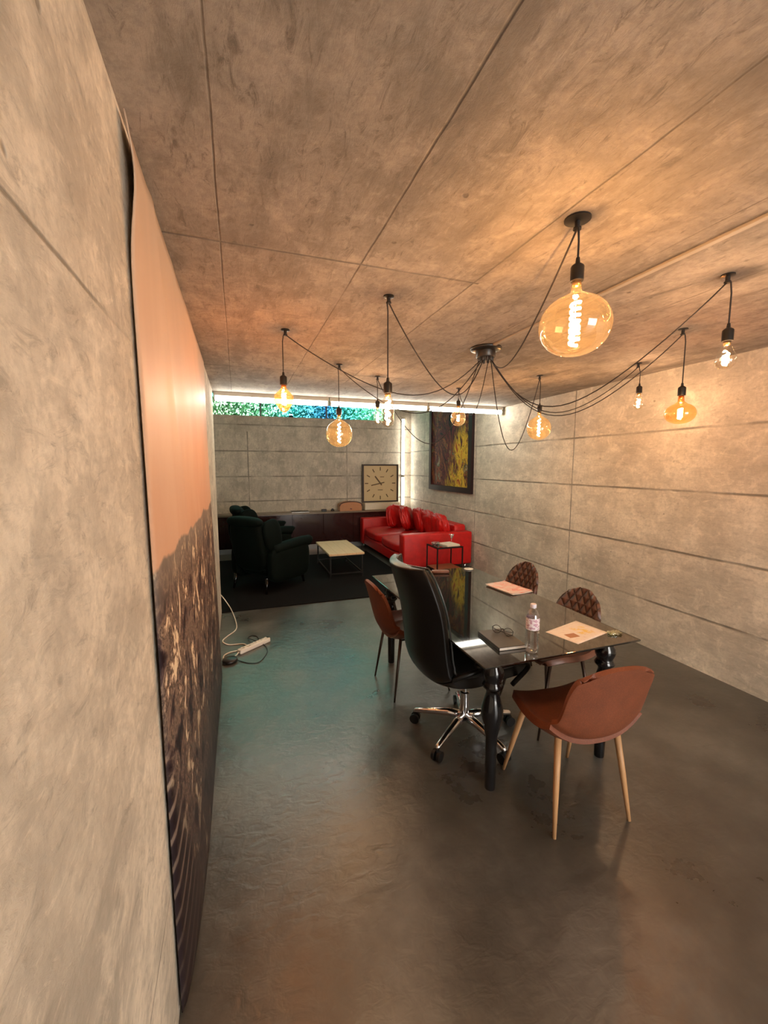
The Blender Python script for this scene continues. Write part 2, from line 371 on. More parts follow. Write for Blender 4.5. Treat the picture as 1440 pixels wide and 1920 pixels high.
def pendant(key, label, m, bx, zc, zb, shape, R, glass, W, sag, oi, plate=.026, htop=None):
    """m mount xy, bx bulb xy, zc socket-bottom z, zb bulb bottom z"""
    mx, my = m
    t = thing('pendant_lamp', label, 'pendant lamp', (mx, my, CEIL), 0, 'pendant bulbs hanging from the spider of black cords')
    T = lambda p: (p[0]-mx, p[1]-my, p[2]-CEIL)
    obj('ceiling_hook', lathe(BM(), [(0, 0), (plate, 0), (plate, -.005), (.009, -.008), (.009, -.026), (.013, -.028), (.013, -.034), (0, -.034)], n=20), m_sock, t, sharp=40)
    sx, sy = OUT[oi]
    st = zc+.075
    pts = []
    a = Vector((sx, sy, CEIL-.09)); b = Vector((mx, my, CEIL-.03))
    d = (b-a); side = Vector((-d.y, d.x, 0)).normalized()
    for i in range(25):
        u = i/24; p = a.lerp(b, u); p.z -= sag*4*u*(1-u)*(1+.25*math.cos(PI*u)); pts.append(p)
    bxo = Vector((bx[0], bx[1], 0))
    dn = Vector((bx[0]-sx, bx[1]-sy, 0)).normalized()*.012
    pts[-1] = b
    q = [b+Vector((dn.x, dn.y, -.004)), Vector((bx[0], bx[1], CEIL-.07))] + [Vector((bx[0], bx[1], CEIL-.07+(st-CEIL+.07)*i/4)) for i in range(1, 5)]
    obj('cord', tube(BM(), [T(p) for p in pts+q], .0033, 6), m_cord, t, smooth=True)
    bxl, byl = bx[0]-mx, bx[1]-my
    obj('socket', lathe(BM(), [(0, st), (.006, st), (.008, zc+.058), (.019, zc+.05), (.0215, zc+.045), (.0215, zc+.002), (.020, zc), (0, zc)], (bxl, byl, -CEIL), n=20), m_sock, t, sharp=35)
    # bulb
    H = zc-zb; c0 = (bxl, byl, -CEIL)
    if shape == 'globe':
        prof = [(.014, zc), (.0165, zc-.02), (.018, zc-.035)]
        zt = zc-.045; hh = (zt-zb)/2; zm = (zt+zb)/2
        for i in range(1, 20):
            a_ = PI*(.09+.91*i/19); prof.append((R*math.sin(a_)**.92 if i < 19 else 0, zm+hh*math.cos(a_)))
    elif shape == 'diamond':
        prof = [(.014, zc), (.017, zc-.02), (.03, zc-.035), (R*.72, zc-.05), (R*.95, zc-.068), (R*.88, zc-.078), (R*1.0, zc-.092), (R*.75, zc-.118), (R*.4, zb+.012), (.008, zb), (0, zb)]
    elif shape == 'tubular':
        prof = [(.014, zc), (.018, zc-.015), (R*.8, zc-.03), (R, zc-.05), (R, zb+R*1.1), (R*.8, zb+R*.4), (R*.4, zb+.004), (0, zb)]
    else:
        prof = [(.013, zc), (.016, zc-.015), (R*.55, zc-.03), (R*.85, zc-.055), (R, zb+R*1.05), (R*.92, zb+R*.55), (R*.55, zb+R*.14), (0, zb)]
    g_ = obj('bulb', lathe(BM(), prof, c0, n=10 if shape == 'diamond' else 36), glass, t, smooth=shape != 'diamond')
    obj('cap', lathe(BM(), [(0, zc+.002), (.0135, zc+.002), (.0135, zc-.016), (0, zc-.02)], c0, n=16), m_cap, g_, smooth=True)
    bm = BM()
    ft, fb = {'globe': (zc-.065, zb+.035), 'diamond': (zc-.05, zb+.045), 'tubular': (zc-.035, zb+.03), 'a': (zc-.05, zb+.02)}[shape]
    if shape == 'globe' and key in ('d', 'g'): zmm = (zc-.045+zb)/2; ft, fb = zmm+.03, zmm-.03
    if shape in ('globe', 'diamond'): fr, turns, wr = (.014, 7, .0050) if key == 'big' else (.010, 5, .0048)
    elif shape == 'tubular': fr, turns, wr = .012, 3, .004
    else: fr, turns, wr = .010, 2, .004
    k = max(12, int(turns*12))
    path = [(bxl+fr*math.cos(2*PI*turns*i/k), byl+fr*math.sin(2*PI*turns*i/k), fb+(ft-fb)*i/k-CEIL) for i in range(k+1)]
    tube(bm, path, wr, 6)
    Ln = sum((Vector(path[i+1])-Vector(path[i])).length for i in range(k)); A = 2*PI*wr*Ln
    obj('filament', bm, emis('filament_'+key, BULB, W/(PI*A)), g_, smooth=True)
    bm = BM(); tube(bm, [(bxl, byl, zc-.012-CEIL), (bxl, byl, fb-CEIL+.004)], .0016, 6)
    obj('stem', bm, m_clear, g_)
    return t
PW = BULB_W
pendant('big', 'largest amber globe pendant with spiral filament, nearest the camera', (1.089, 1.176), (1.098, 1.176), 2.265, 2.024, 'globe', .116, m_amber, PW*1.7, .17, 8, plate=.042)
pendant('a', 'amber diamond-shaped bulb pendant, leftmost of the hanging bulbs', (.301, 2.645), (.283, 2.645), 2.136, 1.974, 'diamond', .062, m_deep, PW, .27, 5)
pendant('b', 'long clear tubular bulb pendant hanging left of the canopy', (.716, 1.974), (.712, 1.974), 2.003, 1.84, 'tubular', .031, m_clear, PW*1.1, .30, 6)
pendant('c', 'amber globe pendant with upright filament in front of the strip window', (.803, 3.376), (.796, 3.376), 2.061, 1.803, 'globe', .108, m_amber, PW, .34, 3)
pendant('d', 'small round amber bulb pendant in front of the painting', (2.227, 3.978), (2.227, 3.978), 2.28, 2.07, 'globe', .078, m_amber, PW*.8, .30, 1)
pendant('e', 'amber globe pendant with upright filament hanging just right of the canopy', (2.605, 3.183), (2.618, 3.183), 2.14, 1.886, 'globe', .106, m_amber, PW, .60, 0)
pendant('f', 'small clear pear bulb pendant near the right wall, farthest of the right-hand three', (3.036, 2.553), (3.063, 2.553), 2.23, 2.10, 'a', .034, m_clear, PW*.9, .34, 9)
pendant('g', 'flattened amber globe pendant in front of the right wall', (2.537, 1.848), (2.565, 1.848), 2.074, 1.905, 'globe', .083, m_deep, PW*.9, .40, 9)
pendant('h', 'clear pear bulb pendant, rightmost of all the hanging bulbs', (2.004, 1.283), (2.035, 1.283), 2.189, 2.07, 'a', .040, m_clear, PW*1.0, .38, 8)
pendant('i', 'small clear pear bulb pendant hanging behind the long tubular bulb', (1.235, 3.70), (1.235, 3.70), 2.185, 2.03, 'a', .036, m_clear, PW*.8, .55, 4)
# conduit feeding the canopy
o = obj('cable_conduit', box(BM(), 1.637, 1.663, YB, CY-.1, CEIL-.012, CEIL, .003), plain('conduit_grey', (.42, .37, .31), .6))
tag(o, 'slim flat cable conduit running along the ceiling to the pendant canopy', 'conduit')

# ------------------------------------------------------------------ banner on the left wall
def banner_mat():
    n = N('printed_banner'); p, x, y, z = n.pos()
    rid = n.math('ADD', n.math('MULTIPLY', n.math('SUBTRACT', n.noise(n.vec(y, 0.0, 0.0), 2.2, 5), .5), .16), 1.385)
    sky = n.ramp(n.mapr(z, 1.38, 2.46), [(0, (.62, .36, .23)), (.35, (.62, .38, .25)), (.7, (.60, .42, .30)), (1, (.52, .41, .31))])
    sky = n.mix(n.mapr(n.noise(n.scale(p, 1, 1.2, .5), 3, 4, .5, .6), .42, .62, 0, .35), sky, (.70, .50, .36))
    st = n.noise(n.scale(p, 1, 1.6, 1.3), 4.5, 5, .62, .8); st2 = n.noise(n.scale(p, 1, 2.6, 2.2), 7, 5, .6, .5)
    gr = n.ramp(n.math('ADD', n.math('MULTIPLY', st, .65), n.math('MULTIPLY', st2, .35)), [(.40, (.018, .009, .012)), (.465, (.09, .055, .05)), (.505, (.26, .18, .13)), (.53, (.06, .04, .035)), (.565, (.30, .20, .14)), (.60, (.80, .64, .44))])
    gtop = n.mix(n.mapr(n.math('SUBTRACT', rid, z), 0, .16, .75, 0), gr, (.26, .21, .17))
    # ribbed black form low on the near side
    rx = n.math('ADD', n.math('MULTIPLY', n.math('SUBTRACT', .95, z), .42), 1.16)
    rib = n.node('ShaderNodeTexWave', {'Vector': n.vec(0.0, n.math('MULTIPLY', y, .8), n.math('SUBTRACT', z, n.math('MULTIPLY', y, .45))), 'Scale': 3.6, 'Distortion': .4}, wave_type='BANDS', bands_direction='Z').outputs[1]
    ribc = n.ramp(rib, [(.0, (.012, .007, .01)), (.78, (.03, .017, .02)), (.95, (.30, .22, .17))])
    mk = n.math('MULTIPLY', n.mapr(n.math('SUBTRACT', rx, y), -.05, .05), n.mapr(z, 1.0, .88))
    low = n.mix(mk, gtop, ribc)
    low = n.mix(n.mapr(z, .95, .2, 0, .85), low, (.02, .012, .014))
    c = n.mix(n.mapr(n.math('SUBTRACT', z, rid), -.006, .006), low, sky)
    return n.finish(n.bsdf(c, .5, 0, None, Specular_IOR_Level=.25))
BY0, BY1 = 1.16, 3.6
def bf(u, v):
    b0 = BY0+.06*(1-v); y = b0+(BY1-b0)*u; z = .01+v*2.435
    bulge = .002+.048*(1-v)**.8*(math.sin(PI*min(1, u*.9))**.4)
    fold = .010*math.exp(-((u-.14-.25*(1-v))/.03)**2)*min(1, v*1.4) + .006*math.exp(-((u-.3-.3*(1-v))/.05)**2)*v
    wave = .004*math.sin(9*u+3*v) + (.010*math.sin(22*(u-.8))*(max(0, u-.8)*5))
    lift = .02*math.exp(-(u/.03)**2)*math.exp(-((v-.95)/.05)**2)
    return Vector((XL+.006+max(.004, bulge+fold+wave+lift), y, z))
bm = grid(BM(), bf, 90, 60)
o = obj('wall_banner', bm, banner_mat(), smooth=True)
md = o.modifiers.new('s', 'SOLIDIFY'); md.thickness = .003; md.offset = 1
tag(o, 'tall fabric wall banner printed with a peach sky above a dark brown rocky slope', 'banner')

# ------------------------------------------------------------------ rug
def rug_mat():
    n = N('rug_pile'); p, *_ = n.pos(); f = n.noise(p, 160, 3, .7)
    c = n.mix(f, (.003, .003, .003), (.014, .013, .013)); return n.finish(n.bsdf(c, .95, 0, n.bump(f, .6, .006), Specular_IOR_Level=.1))
o = obj('area_rug', box(BM(), -1.75, 2.30, 4.87, 7.60, 0, .012, .004), rug_mat()); tag(o, 'large black area rug under the armchairs and wooden coffee table', 'rug')

# ------------------------------------------------------------------ dining chairs
def leather(name, color, quilt=False, rough=.45, suede=False, spec=.5):
    n = N(name); p, x, y, z = n.objc(); f = n.noise(p, 14, 4); f2 = n.noise(p, 180, 3, .6)
    c = n.mix(f, tuple(k*.62 for k in color), tuple(k*1.25 for k in color))
    if suede: c = n.mix(n.mapr(f2, .45, .8, 0, .35), c, tuple(min(1, k*2.2) for k in color))
    h = n.math('MULTIPLY', f2, .15)
    if quilt:
        q = 2*PI/.06
        a = n.math('ABSOLUTE', n.math('SINE', n.math('MULTIPLY', n.math('ADD', x, n.math('MULTIPLY', z, .62)), q/2)))
        b = n.math('ABSOLUTE', n.math('SINE', n.math('MULTIPLY', n.math('SUBTRACT', x, n.math('MULTIPLY', z, .62)), q/2)))
        mm = n.math('POWER', n.math('MINIMUM', a, b), .6)
        h = n.math('ADD', h, n.math('MULTIPLY', mm, 1.6)); c = n.mix(mm, tuple(k*.25 for k in color), c)
    return n.finish(n.bsdf(c, rough, 0, n.bump(h, .7 if quilt else .25, .014), Specular_IOR_Level=spec))
m_suede = leather('cognac_suede', (.165, .042, .014), rough=.62, suede=True)
m_quilt = leather('quilted_brown_leather', (.17, .075, .05), quilt=True, rough=.34)
m_brown = leather('brown_leather', (.17, .062, .032), rough=.42)
m_oak = plain('light_wood', (.50, .27, .12), .5, var=.2, nscale=8)
m_darkleg = plain('dark_bronze_leg', (.055, .032, .022), .35, .5)
PROF = [(.215, .445, .150), (.208, .462, .185), (.13, .462, .216), (.02, .446, .230), (-.10, .440, .232), (-.165, .448, .224), (-.205, .48, .215), (-.228, .54, .208), (-.245, .61, .205), (-.260, .68, .203), (-.276, .745, .198), (-.290, .800, .186), (-.298, .825, .165)]
PROFQ = [(a, b, c*(1 if i < 7 else (.97, .93, .88, .80, .68, .42)[i-7])) for i, (a, b, c) in enumerate(PROF)]
def prof_at(v, P=PROF):
    k = v*(len(P)-1); i = min(int(k), len(P)-2); t = k-i
    a, b = P[i], P[i+1]; a0, b1 = P[max(i-1, 0)], P[min(i+2, len(P)-1)]
    return [.5*((2*a[j])+(b[j]-a0[j])*t+(2*a0[j]-5*a[j]+4*b[j]-b1[j])*t*t+(3*a[j]-3*b[j]+b1[j]-a0[j])*t**3) for j in range(3)]
def shell(u, v, P=None):
    s = u*2-1; y, z, w_ = prof_at(v, P or PROF)
    a = abs(s)
    seatc = max(0, 1-max(0, (v-.35)/.25)); seatc = min(1, seatc)
    backc = min(1, max(0, (v-.35)/.25))
    side_z = .050*a**3*seatc*min(1, v*5) + .055*a**2.2*math.exp(-((v-.46)/.13)**2)
    fwd = .055*a**2.2*backc*(1.25-.8*v)
    side_z -= .050*a**2.6*max(0, (v-.68)/.32)**1.6
    return Vector((s*w_, y+fwd, z+side_z))
def make_chair(label, mat_seat, mat_back, mat_leg, splay=1.0, lr=.0135, P=None):
    t = thing('dining_chair', label, 'chair')
    vs = .43
    for nm, a, b, mt in (('seat', 0, vs, mat_seat), ('backrest', vs, 1, mat_back)):
        o = obj(nm, grid(BM(), lambda u, v: shell(u, a+(b-a)*v, P), 26, 22), mt, t, smooth=True)
        md = o.modifiers.new('s', 'SOLIDIFY'); md.thickness = .022 if nm == 'backrest' else .032; md.offset = -1 if nm == 'seat' else 0
        md = o.modifiers.new('b', 'BEVEL'); md.width = .007; md.segments = 2; md.limit_method = 'ANGLE'; md.angle_limit = math.radians(50)
    for sx in (-1, 1):
        for (y0, y1) in ((.14, .255), (-.12, -.185)):
            obj('leg', tube(BM(), [(sx*.155, y0, .432), (sx*.178*splay, (y0+y1)/2+.0, .22), (sx*.20*splay, y1, 0)], [lr*1.15, lr, lr*.62], 12), mat_leg, t, smooth=True)
    bm = BM(); tube(bm, [(-.14, -.11, .418), (.14, -.11, .418), (.14, .13, .424), (-.14, .13, .424)], .008, 8, closed=True)
    obj('seat_frame', bm, m_blackmetal, t)
    return t
c1 = make_chair('cognac suede shell chair with light wooden legs at the near end of the table', m_suede, m_suede, m_oak)
c1.location = (1.49, 1.50, 0); c1.rotation_euler = (0, 0, -.10)
c2 = make_chair('brown leather shell chair with quilted back at near right side of table', m_brown, m_quilt, m_darkleg, lr=.010, P=PROFQ)
c2.location = (1.90, 2.12, 0); c2.rotation_euler = (0, 0, PI/2+.05)
c3 = copy_tree(c2); c3['label'] = 'brown leather shell chair with quilted back behind the pink magazine'; c3.location = (2.05, 2.89, 0); c3.rotation_euler = (0, 0, PI/2+.05)
c4 = make_chair('brown shell chair tucked into left side of table behind the office chair', m_brown, m_suede, m_darkleg, lr=.010)
c4.location = (1.16, 2.78, 0); c4.rotation_euler = (0, 0, -PI/2+.03)
for c in (c1, c2, c3, c4): c['group'] = 'shell chairs around the table'

# ------------------------------------------------------------------ table
TX0, TX1, TY0, TY1, TZ = 1.02, 1.965, 1.53, 3.21, .745
t = thing('dining_table', 'long black glass-topped table with turned baluster legs', 'table', ((TX0+TX1)/2, (TY0+TY1)/2, 0))
ox, oy = (TX0+TX1)/2, (TY0+TY1)/2
n = N('black_glass'); m_bglass = n.finish(n.bsdf((.010, .009, .008), .035, 0, None, Specular_IOR_Level=.9, Coat_Weight=.6, Coat_Roughness=.02))
obj('tabletop', box(BM(), TX0-ox, TX1-ox, TY0-oy, TY1-oy, TZ-.010, TZ, .002), m_bglass, t)
bm = BM()
for a in ((1.14, 1.17, 1.66, 3.17), (1.89, 1.92, 1.66, 3.17), (1.14, 1.92, 1.655, 1.685), (1.14, 1.92, 3.14, 3.17)):
    box(bm, a[0]-ox, a[1]-ox, a[2]-oy, a[3]-oy, TZ-.055, TZ-.0105)
obj('frame', bm, m_glossblack, t)
LP = [(0, 0), (.026, 0), (.027, .01), (.030, .24), (.031, .29), (.044, .345), (.056, .40), (.053, .44), (.040, .49), (.032, .52), (.034, .535), (.050, .55), (.053, .56), (.044, .575), (.040, .585), (.050, .605), (.054, .625), (.050, .645), (.036, .67), (.034, .68), (.050, .70), (.060, .715), (.060, .728), (0, .728)]
for x, y in ((1.17, 1.685), (1.898, 1.685), (1.17, 3.15), (1.898, 3.15)):
    obj('leg', lathe(BM(), LP, (x-ox, y-oy, 0), n=28), m_glossblack, t, sharp=50)

# ------------------------------------------------------------------ office chair (faces +x)
m_bleather = leather('black_leather', (.006, .0055, .0055), rough=.36, spec=.32)
t = thing('office_chair', 'black leather high-back office chair on a chrome five-star wheeled base', 'office chair', (1.27, 2.12, 0))
# local frame: forward = +X
OP = [(.27, .43, .22), (.24, .455, .25), (.10, .450, .26), (-.08, .432, .265), (-.20, .435, .268), (-.285, .475, .268), (-.33, .56, .265), (-.345, .67, .262), (-.36, .79, .262), (-.38, .89, .262), (-.41, .99, .252), (-.435, 1.065, .230), (-.455, 1.115, .195)]
def osh(u, v, off=0.0):
    s = u*2-1; y, z, w_ = prof_at(v, OP); a = abs(s); backc = min(1, max(0, (v-.3)/.2)); seatc = 1-backc
    return Vector((y+.085*a**2.2*backc, -s*w_, z+.045*a**3*seatc+.05*a**3*math.exp(-((v-.42)/.1)**2)))
for nm, a, b in (('seat', 0, .40), ('backrest', .40, 1)):
    o = obj(nm, grid(BM(), lambda u, v: osh(u, a+(b-a)*v), 26, 26), m_bleather, t, smooth=True)
    md = o.modifiers.new('s', 'SOLIDIFY'); md.thickness = .05; md.offset = 0
    md = o.modifiers.new('b', 'BEVEL'); md.width = .014; md.segments = 3; md.limit_method = 'ANGLE'; md.angle_limit = math.radians(50)
# piping round the back shell
bp = [osh(0, .40+.6*k/24) for k in range(25)] + [osh(k/16, 1) for k in range(1, 16)] + [osh(1, 1-.6*k/24) for k in range(25)]
o = obj('piping', tube(BM(), [p+Vector((.022, 0, 0)) for p in bp], .006, 6), plain('piping_gloss', (.03, .03, .03), .15), t, smooth=True)
for s in (-1, 1):
    pts = spline([(-.24, s*.27, .52), (-.17, s*.315, .565), (-.02, s*.325, .59), (.16, s*.325, .585), (.21, s*.31, .54), (.14, s*.27, .43)], 6)
    obj('armrest', tube(BM(), pts, .014, 8), m_blackmetal, t, smooth=True)
    bm = BM(); cushion(bm, (.03, s*.325, .607), (.165, .038, .022), n=6); obj('arm_pad', bm, m_bleather, t, smooth=True)
obj('gas_column', lathe(BM(), [(.0, .09), (.028, .09), (.028, .27), (.018, .275), (.018, .40), (0, .40)], n=20), m_chrome, t, sharp=40)
obj('tilt_mechanism', box(BM(), -.11, .11, -.08, .08, .37, .405, .01), m_blackmetal, t)
for k in range(5):
    a = 2*PI*k/5 + math.radians(68)
    ca, sa = math.cos(a), math.sin(a); P = lambda r, z: (r*ca, r*sa, z)
    bm = BM(); tube(bm, [P(.01, .115), P(.10, .118), P(.22, .098), P(.31, .082), P(.325, .075)], [.028, .024, .019, .017, .010], 10)
    sp = obj('base_spoke', bm, m_chrome, t, smooth=True)
    bm = BM(); cx, cy = .315*ca, .315*sa
    tx, ty = -sa, ca
    for s in (-1, 1):
        tube(bm, [(cx+tx*s*.008, cy+ty*s*.008, .031), (cx+tx*s*.026, cy+ty*s*.026, .031)], .030, 18)
    tube(bm, [(cx, cy, .03), (cx, cy, .078)], .011, 8)
    obj('caster', bm, m_blackmetal, t, sharp=40)

# ------------------------------------------------------------------ things on the table
m_paper = plain('paper_white', (.80, .76, .68), .7)
def bottle():
    t = thing('water_bottle', 'clear plastic water bottle with a pale pink label on the table', 'bottle', (1.327, 1.60, TZ))
    n = N('clear_plastic'); lw = n.node('ShaderNodeLayerWeight', {0: .4})
    tr = n.node('ShaderNodeBsdfTransparent', {0: (.90, .91, .93, 1)}); g = n.node('ShaderNodeBsdfGlossy', {0: (1, 1, 1, 1), 1: .08})
    m = n.finish(n.node('ShaderNodeMixShader', {0: n.mapr(lw.outputs[1], 0, 1, .12, .8), 1: tr.outputs[0], 2: g.outputs[0]}).outputs[0])
    pr = [(0, .004), (.018, .0), (.026, .003), (.030, .012), (.031, .025)]
    for k in range(7):
        z = .03+k*.012; pr += [(.0310, z), (.0290, z+.006)]
    pr += [(.031, .118), (.031, .178), (.0285, .19), (.021, .208), (.013, .218), (.012, .224)]
    b = obj('body', lathe(BM(), pr, n=28), m, t, smooth=True)
    n = N('bottle_label'); p, x, y, z = n.objc(); f = n.noise(n.scale(p, 1, 1, 1.5), 70, 3)
    lm = n.finish(n.bsdf(n.mix(n.mapr(f, .5, .56), (.78, .70, .72), (.50, .28, .36)), .5))
    obj('label_band', lathe(BM(), [(.0316, .118), (.0318, .12), (.0318, .174), (.0316, .176)], n=28), lm, t, smooth=True)
    obj('cap', lathe(BM(), [(0, .242), (.013, .242), (.0145, .24), (.0145, .224), (0, .224)], n=24), plain('cap_plastic', (.62, .60, .70), .35), t, sharp=40)
bottle()
def flat_quad(name, pts, z, th, mat, parent=None, curl=0.0):
    (a, b, c, d) = [Vector((p[0], p[1], 0)) for p in pts]; cc = (a+b+c+d)/4
    def f(u, v):
        p = a.lerp(b, u).lerp(d.lerp(c, u), v)-cc; p.z = curl*((2*u-1)**2*.6+(2*v-1)**4*.6+.4*math.sin(5*u+2*v)+.4); return p
    bm = grid(BM(), f, 10, 10); o = obj(name, bm, mat, parent, smooth=True)
    md = o.modifiers.new('s', 'SOLIDIFY'); md.thickness = th; md.offset = 1
    o.location = (cc.x, cc.y, z); return o
# notebook
A, B, Cc, D = (1.196, 1.868), (1.343, 1.871), (1.332, 1.652), (1.178, 1.640)
nc = [sum(p[k] for p in (A, B, Cc, D))/4 for k in (0, 1)]
t = thing('notebook', 'closed black notebook lying on the table beside the bottle', 'notebook', (nc[0], nc[1], TZ))
ang = math.atan2(A[0]-D[0], A[1]-D[1])
t.rotation_euler = (0, 0, -ang)
m_nb = plain('notebook_cover', (.035, .032, .028), .45)
bm = BM(); box(bm, -.075, .075, -.11, .11, .015, .018, .001); box(bm, -.075, .075, -.11, .11, .0, .003, .001); box(bm, -.076, -.073, -.11, .11, .0, .018, .001)
obj('cover', bm, m_nb, t)
obj('pages', box(BM(), -.072, .0735, -.1098, .109, .003, .015), plain('page_block', (.78, .72, .64), .8), t)
# spectacles on the notebook
t = thing('spectacles', 'folded black-framed spectacles resting on the notebook', 'spectacles', (1.292, 1.79, TZ+.018), -1.05)
for s in (-1, 1):
    rim = obj('rim', tube(BM(), [(s*.033+.025*math.cos(a), .0+.004*math.sin(a), .022+.019*math.sin(a)) for a in [2*PI*k/20 for k in range(20)]], .0018, 6, closed=True), m_sock, t, smooth=True)
    obj('temple', tube(BM(), spline([(s*.058, 0, .03), (s*.05, .006+.006*s, .022), (s*-.02, .016+.006*s, .006), (s*-.055, .018+.006*s, .003)], 5), .0018, 6), m_sock, t, smooth=True)
obj('bridge', tube(BM(), spline([(-.009, 0, .026), (0, -.002, .031), (.009, 0, .026)], 4), .0018, 6), m_sock, t, smooth=True)
# printed placemat
n = N('printed_sheet'); p, x, y, z = n.objc()
f = n.noise(p, 28, 4, .6, .4); f2 = n.noise(n.scale(p, 1, 3, 1), 30, 3)
c = n.mix(n.mapr(f2, .56, .66, 0, .5), (.83, .76, .68), (.62, .45, .40))
yl = n.math('MULTIPLY', n.mapr(n.math('ABSOLUTE', n.math('SUBTRACT', x, .045)), .055, .035), n.mapr(n.math('ABSOLUTE', n.math('SUBTRACT', y, .01)), .055, .035))
c = n.mix(n.math('MULTIPLY', yl, n.mapr(f, .42, .55)), c, (.80, .60, .18))
br = n.math('MULTIPLY', n.math('LESS_THAN', n.math('ABSOLUTE', n.math('ADD', x, .062)), .033), n.math('LESS_THAN', n.math('ABSOLUTE', n.math('ADD', y, .03)), .024))
c = n.mix(br, c, (.42, .20, .10)); m_print = n.finish(n.bsdf(c, .6))
o = flat_quad('paper_sheet', [(1.561, 1.776), (1.845, 1.852), (1.878, 1.657), (1.609, 1.593)], TZ+.0005, .0008, m_print)
tag(o, 'white printed paper sheet with yellow and brown marks on the table', 'paper')
# magazine
n = N('pink_cover'); p, x, y, z = n.objc(); f = n.noise(p, 14, 4, .6, .8)
m_mag = n.finish(n.bsdf(n.ramp(n.math('ADD', f, n.math('MULTIPLY', x, .9)), [(.42, (.78, .66, .62)), (.52, (.80, .50, .45)), (.62, (.72, .26, .22)), (.72, (.80, .62, .58))]), .4))
t = thing('magazine', 'pink and white magazine lying open near the far end of the table', 'magazine', (1.875, 2.523, TZ))
q = [(1.746, 2.652), (1.945, 2.69), (1.975, 2.40), (1.784, 2.376)]
q = [(a-1.875, b-2.523) for a, b in q]
for k, (dz, cu, mt) in enumerate(((.004, .006, m_mag), (.001, .003, m_paper))):
    o = flat_quad('cover' if k == 0 else 'pages', q, 0, .0012, mt, t, cu); cc = o.location.copy(); o.location = (cc.x+k*.004, cc.y-k*.004, dz)
# wrapper
bm = BM(); cushion(bm, (0, 0, .007), (.034, .022, .007), wrinkle=.25, seed=4, n=8)
o = obj('plastic_wrapper', bm, thin_glass('wrapper_film', (.80, .85, .55), .25, .12, .7), smooth=True, loc=(1.895, 1.632, TZ)); tag(o, 'crumpled clear yellowish plastic wrapper at the right corner of the sheet', 'wrapper')
bm = BM(); cushion(bm, (0, 0, .013), (.075, .03, .013), n=8, pw=4)
o = obj('glasses_case', bm, m_brown, smooth=True, loc=(1.595, 3.10, TZ)); o.rotation_euler = (0, 0, -.33); tag(o, 'slim tan leather case lying at the far end of the table', 'case')
# saucer candle holder at the far corner
o = obj('glass_coaster', lathe(BM(), [(0, 0), (.035, 0), (.042, .006), (.038, .008), (0, .006)], n=28), plain('frosted_glass', (.75, .80, .76), .15), smooth=True, loc=(1.885, 3.13, TZ)); tag(o, 'small round pale glass coaster at the far right corner of the table', 'coaster')

# ------------------------------------------------------------------ sofa
m_red = leather('red_leather', (.52, .007, .006), rough=.42)
SX0, SX1, SY0, SY1 = 2.32, 3.50, 5.72, 8.10
t = thing('sofa', 'red leather sofa with wide square arms against the right wall', 'sofa', ((SX0+SX1)/2, (SY0+SY1)/2, 0))
sx, sy = (SX0+SX1)/2, (SY0+SY1)/2
def sb(nm, x0, x1, y0, y1, z0, z1, bev=.03, seg=4):
    return obj(nm, box(BM(), x0-sx, x1-sx, y0-sy, y1-sy, z0, z1, bev, seg), m_red, t, sharp=60)
sb('base', SX0+.02, SX1-.02, SY0+.2, SY1-.2, .10, .27, .02)
sb('arm', SX0, SX1, SY0, SY0+.20, .09, .61, .028); sb('arm', SX0, SX1, SY1-.20, SY1, .09, .61, .028)
sb('back', SX1-.22, SX1, SY0+.2, SY1-.2, .12, .70, .04)
for k in range(2):
    y0 = SY0+.21+k*1.03; bm = BM(); cushion(bm, ((SX0+SX1-.2)/2-sx, y0+.51-sy, .345), (.49, .515, .098), n=16, wrinkle=.006, seed=k, pw=4.5); obj('seat_cushion', bm, m_red, t, smooth=True)
for x in (SX0+.06, SX1-.08):
    for y in (SY0+.08, SY1-.08): obj('leg', tube(BM(), [(x-sx, y-sy, 0), (x-sx, y-sy, .10)], .02, 12), m_chrome, t, smooth=True)
bm = BM()
for yy in (SY0+.004,): tube(bm, spline([(SX0+.06-sx, yy-sy, .545), (SX0+.30-sx, yy-sy, .515), (SX0+.6-sx, yy-sy, .54), (SX1-.1-sx, yy-sy, .55)], 6), .004, 6)
obj('arm_fold', bm, m_red, t, smooth=True)
cs = [((2.95, 7.66, .655), (.23, .08, .22), (.2, .35, .5), 'red leather cushion leaning in the far corner of the sofa by the clock'),
      ((3.02, 7.26, .655), (.24, .09, .22), (.30, .45, .95), 'red leather cushion leaning on the sofa back, second from the far end'),
      ((3.11, 6.88, .665), (.24, .09, .22), (.25, .1, 1.35), 'crumpled red leather cushion in the middle of the sofa back'),
      ((3.12, 6.48, .660), (.24, .09, .21), (.28, -.4, 1.5), 'crumpled red leather cushion on the sofa back, second from the near arm'),
      ((3.12, 6.10, .655), (.20, .09, .205), (.25, -.3, 1.55), 'crumpled red leather cushion right behind the near sofa arm')]
for i, (c, s, r, l) in enumerate(cs):
    R_ = Matrix.Rotation(r[2], 3, 'Z') @ Matrix.Rotation(-r[0], 3, 'X') @ Matrix.Rotation(r[1]*.4, 3, 'Y')
    bm = BM(); cushion(bm, (0, 0, 0), (s[0]*1.15, s[1]*1.1, s[2]), n=18, rot=R_, wrinkle=.075, seed=20+i, pw=3.2)
    o = obj('cushion', bm, m_red, smooth=True, loc=c); tag(o, l, 'cushion', 'loose red cushions on the sofa')

